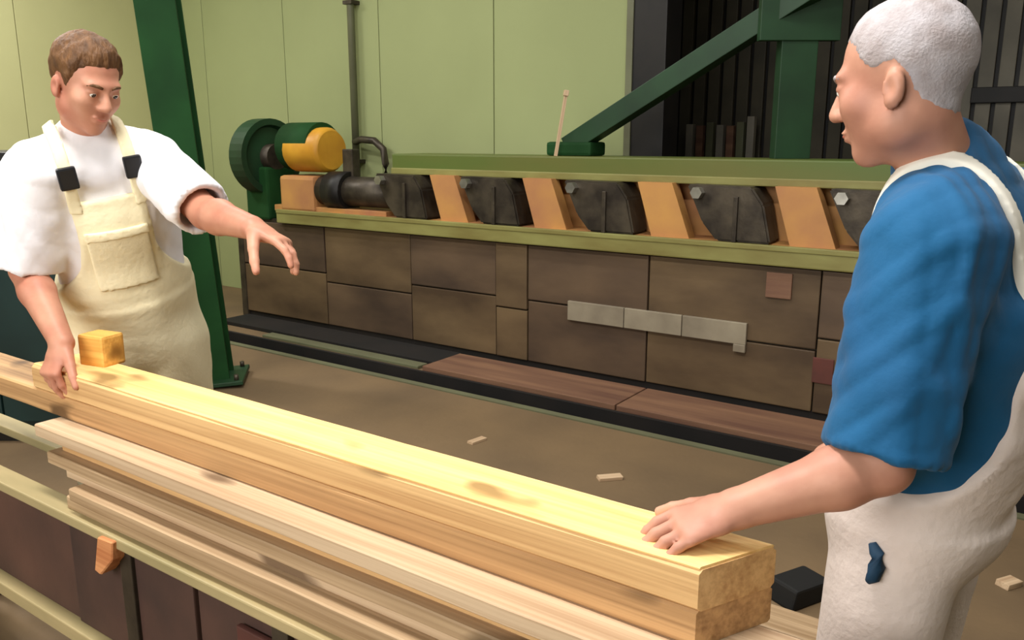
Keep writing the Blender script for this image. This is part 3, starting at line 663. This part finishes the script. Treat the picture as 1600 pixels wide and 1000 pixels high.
def person(cfg):
    J = {k: np.array(v, float) for k, v in cfg['J'].items()}
    base = np.array([J['pelvis'][0], J['pelvis'][1], 0.0])
    root = thing('person', cfg['label'], 'person', tuple(base))
    side = nrm(J['shL'] - J['shR']); up = nrm(J['neck'] - J['pelvis']); side = nrm(side - up * np.dot(side, up)); fwd = np.cross(up, side)
    fwd = -fwd if np.dot(fwd, cfg['facing']) < 0 else fwd
    hipdir = nrm(np.array([side[0], side[1], 0]))
    hf = nrm(cfg['head_fwd']); hu = nrm(np.array(cfg.get('head_up', (0, 0, 1.0))) - hf * np.dot(cfg.get('head_up', (0, 0, 1.0)), hf))
    R = np.stack([np.cross(hf, hu), hf, hu], 1); ho = J['head']; S = cfg.get('hs', 1.0); R = R * 1.0
    waist = J['pelvis'] + (J['chest'] - J['pelvis']) * 0.42
    upper = J['chest'] + (J['neck'] - J['chest']) * 0.55
    def torso(g, belly=0.0):
        return [Ell(J['pelvis'], waist, (0.150 + g, 0.105 + g), (0.142 + g + belly, 0.103 + g + belly), side, 0.03),
                Ell(waist, J['chest'], (0.142 + g + belly, 0.103 + g + belly), (0.160 + g, 0.115 + g), side, 0.04),
                Ell(J['chest'], upper, (0.160 + g, 0.115 + g), (0.125 + g, 0.080 + g), side, 0.04),
                Ell(J['shL'] * 0.75 + J['shR'] * 0.25, J['shL'] * 0.25 + J['shR'] * 0.75, 0.062 + g, side=fwd, k=0.05),
                Ell(J['neck'] + up * 0.01, J['shL'] * 0.8 + J['neck'] * 0.2, 0.048 + g * 0.8, 0.052 + g, k=0.04),
                Ell(J['neck'] + up * 0.01, J['shR'] * 0.8 + J['neck'] * 0.2, 0.048 + g * 0.8, 0.052 + g, k=0.04)]
    # ---- body: one continuous surface
    prims = torso(0.0)
    prims.append(Ell(J['neck'] - up * 0.03, ho + R @ np.array([0, -0.018, -0.055]) * S, 0.058, 0.051, k=0.02))
    for s_ in 'LR':
        sh, el, wr = J['sh' + s_], J['el' + s_], J['wr' + s_]
        prims += [Ell(sh, el, 0.054, 0.042, k=0.03), Ell(el, el + (wr - el) * 0.3, 0.042, 0.044, k=0.012), Ell(el + (wr - el) * 0.3, wr, 0.044, (0.029), k=0.015)]
        hp, kn, an = J['hip' + s_], J['kn' + s_], J['an' + s_]
        prims += [Ell(hp, kn, 0.085, 0.056, k=0.04), Ell(kn, kn + (an - kn) * 0.3, 0.054, 0.055, k=0.02), Ell(kn + (an - kn) * 0.3, an, 0.055, 0.038, k=0.02)]
    add, subs, post, ears, HL = head_prims(ho, R, S)
    prims += add
    hands = [hand_prims(*cfg['hands'][s_]) for s_ in 'LR']
    F = Field(prims + hands[0] + hands[1] + post, 0.0042)
    F.F[:] = 1.0
    for p in prims: F.add(p)
    for p in subs: F.sub(p)
    for p in post: F.add(p)
    for p in ears: F.sub(p)
    for hh in hands:
        for p in hh: F.add(p)
    V, Q = F.mesh(); V = relax(V, Q, 2); Nn = vnormals(V, Q)
    nmesh('body', V, Q, cfg['skin'], root, base)
    # ---- hair from the scalp
    H = (V - ho) @ R / S; x, y, z = H[:, 0], H[:, 1], H[:, 2]
    ang = np.degrees(np.arctan2(np.abs(x), y))
    line = np.interp(ang, (0, 30, 52, 66, 74, 84, 92, 104, 114, 126, 150, 180), cfg['hairline'])
    line = line + 0.004 * np.array([noise.noise(Vector(v * 40)) for v in H]) if False else line + 0.0025 * np.sin(x * 310 + y * 170) * np.sin(z * 260 + y * 90)
    eard = (np.sqrt(((y + 0.011) / 0.023) ** 2 + ((z + 0.014) / 0.038) ** 2) - 1) * 0.026
    near = np.linalg.norm(H, axis=1) < 0.16
    m_ = np.where(np.abs(x) > 0.055, np.minimum(z - line, eard), z - line); m_ = np.where(near, m_, -1.0)
    keep = m_ > -0.013; fq = keep[Q].all(1); q = Q[fq]; us = np.unique(q); re = np.full(len(V), -1); re[us] = np.arange(len(us))
    hoff = cfg['hair_len'] * np.clip(m_ / 0.028, 0, 1) + 0.0012 * (m_ > 0) + 0.55 * np.minimum(m_ - 0.0, 0)
    topf = 0.55 + 0.45 * np.clip((z[us] - 0.02) / 0.08, 0, 1)
    lump = np.array([noise.noise(Vector(v * 55)) for v in V[us]])
    HV = V[us] + Nn[us] * (np.where(hoff[us] > 0, hoff[us] * topf * (1 + 0.35 * lump), hoff[us]))[:, None]
    nmesh('hair', HV, re[q], cfg['hair'], root, base)
    # ---- eyes, brows
    from mathutils.bvhtree import BVHTree
    hsel = (np.linalg.norm(H, axis=1) < 0.2)[Q].all(1)
    hb = BVHTree.FromPolygons([Vector(v) for v in V - base], Q[hsel].tolist())
    def onskin(p, lift): q_ = hb.find_nearest(Vector(p)); return q_[0] + q_[1] * lift
    for sx in (-1, 1):
        e = sphere('eye', HL(0.031 * sx, 0.0775, 0.0035), 0.0122 * S, ['eye_white', 'iris'], root, base)
        g = R @ nrm(np.array([0.0, 1.0, -0.25]))
        for p in e.data.polygons:
            if Vector(p.center).normalized().dot(Vector(g)) > 0.86: p.material_index = 1
        pts = [onskin(HL(sx * a, b, c) - base, -0.001) for a, b, c in ((0.014, 0.0965, 0.023), (0.026, 0.0955, 0.0285), (0.038, 0.0875, 0.029), (0.048, 0.0765, 0.024))]
        link('eyebrow', tube_mesh('eyebrow', pts, [0.0035, 0.0045, 0.004, 0.002], 8), cfg['hair'], root)
    pts = [onskin(HL(a, b, c) - base, -0.0012) for a, b, c in ((-0.021, 0.0930, -0.0645), (-0.010, 0.0985, -0.0640), (0, 0.1000, -0.0645), (0.010, 0.0985, -0.0640), (0.021, 0.0930, -0.0645))]
    link('lips', tube_mesh('lips', pts, [0.001, 0.0032, 0.0036, 0.0032, 0.001], 8), 'lip', root)
    # ---- t-shirt
    g = cfg['shirt_g']; sp = torso(g, cfg['belly']); slv = {}
    for s_ in 'LR':
        sh, el = J['sh' + s_], J['el' + s_]; e, r0, r1 = cfg['sleeve'][s_]; end = sh + (el - sh) * e; dr = nrm(el - sh)
        slv[s_] = (end, dr, r1)
        sp.append(Ell(sh - dr * 0.0, end + dr * 0.05, r0, r1, k=cfg.get('slv_k', 0.045), cut=(end, nrm(dr + np.asarray(cfg.get('cuff', {}).get(s_, (0, 0, 0)))))))
    h2 = 0.006
    F = Field(sp, h2)
    for s_ in 'LR': end, dr, r1 = slv[s_]; F.sub(Ell(end - dr * 0.045, end + dr * 0.09, r1 - 0.016, r1 - 0.007, k=0.004))
    F.F = np.maximum(F.F, -(F.local(J['pelvis'] + up * cfg['hem'], up)))
    V, Q = F.mesh(); V = relax(V, Q, 2); Nn = vnormals(V, Q)
    V = folds(V, Nn, cfg['fold'], 60, cfg['seed'], [up * 0.6 + side * 0.8, up * 0.7 - side * 0.7, up * 0.9 + fwd * 0.4, side + fwd * 0.5], 0.1)
    V = relax(V, Q, 1)
    nmesh('t_shirt', V, Q, cfg['shirt'], root, base)
    nt_ = ho + R @ np.array([0, -0.018, -0.055]) * S; n0_ = J['neck'] - up * 0.03; ax = nrm(nt_ - n0_); nk = J['neck'] + ax * cfg['collar']
    a = nrm(np.cross(ax, fwd)); b = nrm(np.cross(a, ax)); b = b if np.dot(b, fwd) > 0 else -b
    ring = [Vector(nk + a * math.cos(t_) * 0.064 + b * math.sin(t_) * 0.064 - ax * 0.012 * math.sin(t_) - base) for t_ in np.linspace(0, 2 * math.pi, 33)]
    link('collar', tube_mesh('collar', ring, 0.009, 10), cfg['shirt'], root)
    # ---- overalls
    og = g + 0.013; op = torso(og, cfg['belly'])
    for p in op: p.k = max(p.k, 0.03)
    legs = []
    for s_ in 'LR':
        hp, kn, an = J['hip' + s_], J['kn' + s_], J['an' + s_]
        legs += [Ell(hp, kn, cfg['thigh'], 0.086, k=0.035), Ell(kn, an + np.array([0, 0, 0.015]), 0.090, 0.075, k=0.03)]
    legs.append(Ell(J['pelvis'] - up * 0.02, waist, (cfg['hipw'] + g, 0.120 + g), (0.142 + og + cfg['belly'] + 0.004, 0.103 + og + cfg['belly'] + 0.004), side, 0.04))
    F = Field(op + legs, h2)
    F.F[:] = 1.0
    for p in op: F.add(p)
    lat = F.local(J['pelvis'], side); hgt = F.local(J['pelvis'], up); fr = F.local(J['pelvis'], fwd)
    def width(hh, c):   # half width of the garment at a height above the pelvis
        full, nar, z0, z1, top = c
        t_ = np.clip((hh - z0) / (z1 - z0), 0, 1); t_ = 1 - (1 - t_) ** 2.2
        return np.maximum(np.abs(lat) - (full + (nar - full) * t_), hh - top)
    reg = np.where(fr > 0, width(hgt, cfg['bib']), width(hgt, cfg['backpanel']))
    F.F = np.maximum(F.F, reg.astype(np.float32))
    for p in legs[:-1]: F.add(p)
    G = Field([legs[-1]], h2); 
    cutp = Ell(legs[-1].a, legs[-1].b, legs[-1].r0, legs[-1].r1, side, 0.03, cut=(J['pelvis'] + up * cfg['waist_h'], up)); F.add(cutp)
    F.F = np.maximum(F.F, -F.local(np.array([0, 0, 0.06]), np.array([0, 0, 1.0])))
    V, Q = F.mesh(); V = relax(V, Q, 2); Nn = vnormals(V, Q)
    V = folds(V, Nn, cfg['fold'] * 0.55, 45, cfg['seed'] + 5, [up + side * 0.3, up - side * 0.5, side + up * 0.4], 0.1); V = relax(V, Q, 1)
    ov = nmesh('overalls', V, Q, cfg['canvas'], root, base)
    # straps: bands lying on the shirt over each shoulder
    for s_, sg in (('L', 1), ('R', -1)):
        st_ = [p.grown(cfg.get('strap_g', 0.0105)) for p in sp[:6]]
        F = Field(st_, 0.005)
        lat = F.local(J['pelvis'], side); hgt = F.local(J['pelvis'], up); fr = F.local(J['pelvis'], fwd)
        ctr = np.where(fr > 0, cfg['strap_f'], cfg['strap_f'] + (cfg['strap_b'] - cfg['strap_f']) * np.clip(-fr / 0.12, 0, 1))
        low = np.where(fr > 0, cfg['bib'][4] - 0.03, cfg['backpanel'][4] - 0.03)
        F.F = np.maximum(np.maximum(F.F, (np.abs(lat * sg - ctr) - cfg['strap_w']).astype(np.float32)), (low - hgt).astype(np.float32))
        nk_ = Ell(J['neck'] - up * 0.05, J['neck'] + up * 0.12, 0.07, k=0.004); F.sub(nk_)
        V, Q = F.mesh()
        if len(Q): V = relax(V, Q, 2); nmesh('strap', V, Q, cfg['strap'], ov, base)
    # bib pocket and seams
    if cfg.get('pocket'):
        for (l0, l1, h0, h1, ex, nm) in cfg['pocket']:
            F = Field([p.grown(ex) for p in op[:4]], 0.005); lat = F.local(J['pelvis'], side); hgt = F.local(J['pelvis'], up); fr = F.local(J['pelvis'], fwd)
            F.F = np.maximum.reduce([F.F, (l0 - lat).astype(np.float32), (lat - l1).astype(np.float32), (h0 - hgt).astype(np.float32), (hgt - h1).astype(np.float32), -fr.astype(np.float32)])
            V, Q = F.mesh()
            if len(Q): V = relax(V, Q, 1); nmesh(nm, V, Q, cfg['canvas'], ov, base)
    # buckles on the front straps, found on the shirt surface
    if cfg.get('buckle'):
        from mathutils.bvhtree import BVHTree
        so = [c_ for c_ in ov.children if c_.name.startswith('strap')]
        for o in so:
            bt = BVHTree.FromPolygons([v.co for v in o.data.vertices], [list(p.vertices) for p in o.data.polygons])
            sgn = 1 if np.dot(np.mean([np.array(v.co) for v in o.data.vertices], axis=0) + base - J['pelvis'], side) > 0 else -1
            org = J['pelvis'] + side * sgn * cfg['strap_f'] + up * cfg['buckle'] + fwd * 0.6 - base
            hit = bt.ray_cast(Vector(org), Vector(-fwd))
            if hit[0]:
                bk = link('buckle', box_mesh('buckle', (-0.023, -0.030, -0.006), (0.023, 0.030, 0.010), 0.006), 'buckle_dark', ov)
                bk.location = hit[0]; nn = Vector(fwd); yy = (Vector(up) - nn * Vector(up).dot(nn)).normalized(); xx = yy.cross(nn)
                bk.rotation_euler = Matrix((xx, yy, nn)).transposed().to_euler()
    # shoes
    for s_ in 'LR':
        an = J['an' + s_]; f2 = nrm(np.array([fwd[0], fwd[1], 0])); g0 = np.array([an[0], an[1], 0])
        F = Field([Ell(g0 - f2 * 0.05 + np.array([0, 0, 0.04]), g0 + f2 * 0.13 + np.array([0, 0, 0.035]), (0.043, 0.04), (0.047, 0.035), np.cross(f2, [0, 0, 1]), 0.03),
                   Ell(g0 + np.array([0, 0, 0.05]), g0 + np.array([0, 0, 0.11]), 0.05, 0.052, k=0.03)], 0.006)
        F.F = np.maximum(F.F, -F.local(np.array([0, 0, 0.0]), np.array([0, 0, 1.0])))
        V, Q = F.mesh(); V = relax(V, Q, 1); V[:, 2] = np.maximum(V[:, 2], 0.001)
        nmesh('shoe', V, Q, 'leather', root, base)
    return root, ov, base, dict(side=side, up=up, fwd=fwd)

def A(x, y, Y): return np.array(aty(x, y, Y))
def As(x, y, s): return np.array(ats(x, y, s))
# ---- person in white, at the far end of the beam
pel = A(214, 520, 2.46); hd = nrm(np.array([0.93, 0.25, 0.0]))
Jw = dict(pelvis=pel, chest=A(174, 330, 2.36), neck=A(136, 222, 2.27), head=A(135, 131, 2.20),
          shL=A(236, 252, 2.36), elL=A(322, 333, 2.17), wrL=A(394, 356, 2.00),
          shR=A(58, 272, 2.20), elR=A(42, 422, 2.22), wrR=As(97, 536, 1.035),
          hipL=pel + hd * 0.095 - [0, 0, 0.03], hipR=pel - hd * 0.095 - [0, 0, 0.03])
for s_, sg in (('L', 1), ('R', -1)):
    hp = Jw['hip' + s_]; Jw['kn' + s_] = np.array([hp[0] + sg * 0.02, hp[1] + 0.0, 0.48]); Jw['an' + s_] = np.array([hp[0] + sg * 0.03, hp[1] + 0.06, 0.09])
print('LEFT arm lengths', np.linalg.norm(Jw['elL'] - Jw['shL']), np.linalg.norm(Jw['wrL'] - Jw['elL']), np.linalg.norm(Jw['elR'] - Jw['shR']), np.linalg.norm(Jw['wrR'] - Jw['elR']), 'shoulders', np.linalg.norm(Jw['shL'] - Jw['shR']), 'pelvis', pel, 'neck', Jw['neck'], 'wrR', Jw['wrR'])
nb = np.array(N); ub = np.array(U)
cfgW = dict(label='person in white t-shirt and beige bib overalls gesturing with one arm over the beam', J=Jw, facing=(0.3, -1, 0), head_fwd=(0.80, -0.52, -0.44), head_up=(0.05, 0.0, 1),
    skin='skin_fair', hair='hair_brown', hair_len=0.012, slv_k=0.03, hs=0.93, collar=0.012, hem=0.03, thigh=0.112, hipw=0.168, hairline=(0.074, 0.074, 0.058, 0.018, -0.002, 0.0, 0.024, 0.022, -0.012, -0.035, -0.060, -0.068), shirt='cotton_white', canvas='canvas_beige', strap='canvas_beige',
    hands={'L': (Jw['wrL'], (0.86, -0.25, -0.36), (0.30, 0.10, 0.95), True, [(0.25, 0.35, 0.25), (0.35, 0.45, 0.3), (0.5, 0.5, 0.35), (0.6, 0.5, 0.35)], (0.75, 0.3), 0.09, 1.05),
           'R': (Jw['wrR'], np.array([0.10, 0, -0.80]) - nb * 0.55, -nb * 0.6 + np.array([0, 0, 0.6]), False, [(0.75, 0.35, 0.1), (0.75, 0.35, 0.1), (0.75, 0.35, 0.1), (0.75, 0.35, 0.1)], (0.1, 0.2), 0.05, 1.0)},
    shirt_g=0.016, belly=0.004, fold=0.0042, seed=3, sleeve={'L': (0.92, 0.079, 0.074), 'R': (0.95, 0.084, 0.084)},
    bib=(0.30, 0.092, 0.12, 0.36, 0.475), backpanel=(0.30, 0.12, 0.14, 0.30, 0.36), waist_h=0.14,
    strap_f=0.080, strap_b=0.07, strap_w=0.015, strap_g=0.016, buckle=0.55,
    pocket=[(-0.078, 0.078, 0.22, 0.39, 0.006, 'bib_pocket'), (-0.081, 0.081, 0.368, 0.394, 0.009, 'pocket_hem'), (-0.25, 0.25, 0.105, 0.135, 0.006, 'waistband')])
person(cfgW)
# ---- person in blue, at the near end
hdB = nrm(np.array([-0.66, -0.75, 0]))          # towards this person's left
ctr = A(1452, 392, 1.17) - hdB * 0.185
pelB = np.array([0.700, 1.335, 0.93])
Jb = dict(pelvis=pelB, chest=np.array([ctr[0] + 0.01, ctr[1], 1.24]), neck=A(1478, 275, 1.34), head=A(1410, 128, 1.29),
          shL=ctr + hdB * 0.185, shR=ctr - hdB * 0.185 + np.array([0, 0, 0.01]), elL=A(1378, 725, 1.12), wrL=A(1150, 795, 1.13),
          hipL=pelB + hdB * 0.095 - [0, 0, 0.03], hipR=pelB - hdB * 0.095 - [0, 0, 0.03])
fB = nrm(np.array([-0.75, 0.66, 0]))
Jb['elR'] = Jb['shR'] + np.array([0.02, 0.03, -0.30]); Jb['wrR'] = Jb['elR'] + fB * 0.20 + np.array([0, 0, -0.15])
for s_, sg in (('L', 1), ('R', -1)):
    hp = Jb['hip' + s_]; Jb['kn' + s_] = hp * [1, 1, 0] + hdB * sg * 0.015 + fB * 0.03 + [0, 0, 0.48]; Jb['an' + s_] = hp * [1, 1, 0] + hdB * sg * 0.03 - fB * 0.02 + [0, 0, 0.09]
print('RIGHT', np.linalg.norm(Jb['elL'] - Jb['shL']), np.linalg.norm(Jb['wrL'] - Jb['elL']), Jb['shL'], Jb['neck'], Jb['head'], Jb['wrL'], ctr)
cfgB = dict(label='person in blue t-shirt and pale overalls with a hand resting on the near beam end', J=Jb, facing=tuple(fB), head_fwd=(-0.70, 0.66, -0.22),
    skin='skin_ruddy', hair='hair_grey', hair_len=0.0035, hs=0.96, collar=0.0, hem=-0.09, thigh=0.102, hipw=0.158, hairline=(0.082, 0.080, 0.066, 0.036, 0.024, 0.022, 0.026, 0.024, -0.010, -0.034, -0.058, -0.066), shirt='cotton_blue', canvas='canvas_pale', strap='strap_white',
    hands={'L': (Jb['wrL'], (-0.92, -0.06, -0.30), (-0.2, -0.25, 0.9), True, [(0.2, 0.35, 0.2)] * 4, (0.3, 0.2), 0.03, 1.0),
           'R': (Jb['wrR'], fB * 0.8 + np.array([0, 0, -0.6]), (0, 0, 1), False, (0.3, 0.4, 0.3))},
    shirt_g=0.020, belly=0.010, fold=0.005, seed=11, sleeve={'L': (0.95, 0.084, 0.079), 'R': (0.9, 0.085, 0.08)},
    bib=(0.30, 0.12, -0.05, 0.17, 0.33), backpanel=(0.30, 0.11, -0.05, 0.20, 0.32), waist_h=-0.03,
    strap_f=0.115, strap_b=0.10, strap_w=0.016)
rb, ovb, baseb, frb = person(cfgB)
from mathutils.bvhtree import BVHTree
ob = BVHTree.FromPolygons([v.co for v in ovb.data.vertices], [list(p.vertices) for p in ovb.data.polygons])
hit = ob.ray_cast(Vector((0, 0, CAMH)) - Vector(baseb), ray(1362, 878).normalized())
lp = np.array(hit[0] + hit[1] * 0.006) + baseb if hit[0] else A(1362, 880, 1.17)
bm = bmesh.new(); tube(bm, [Vector(lp - baseb) + Vector(v) for v in ((0, 0, 0.035), (0.006, -0.006, 0.02), (0.007, -0.008, 0), (0.004, -0.006, -0.02), (-0.002, -0.002, -0.03))], [0.006, 0.011, 0.013, 0.011, 0.005], 10)
o = link('blue_loop', finish(bm, 'blue_loop', True), 'loop_blue', ovb); o['label'] = 'dark blue cloth loop on the hip'
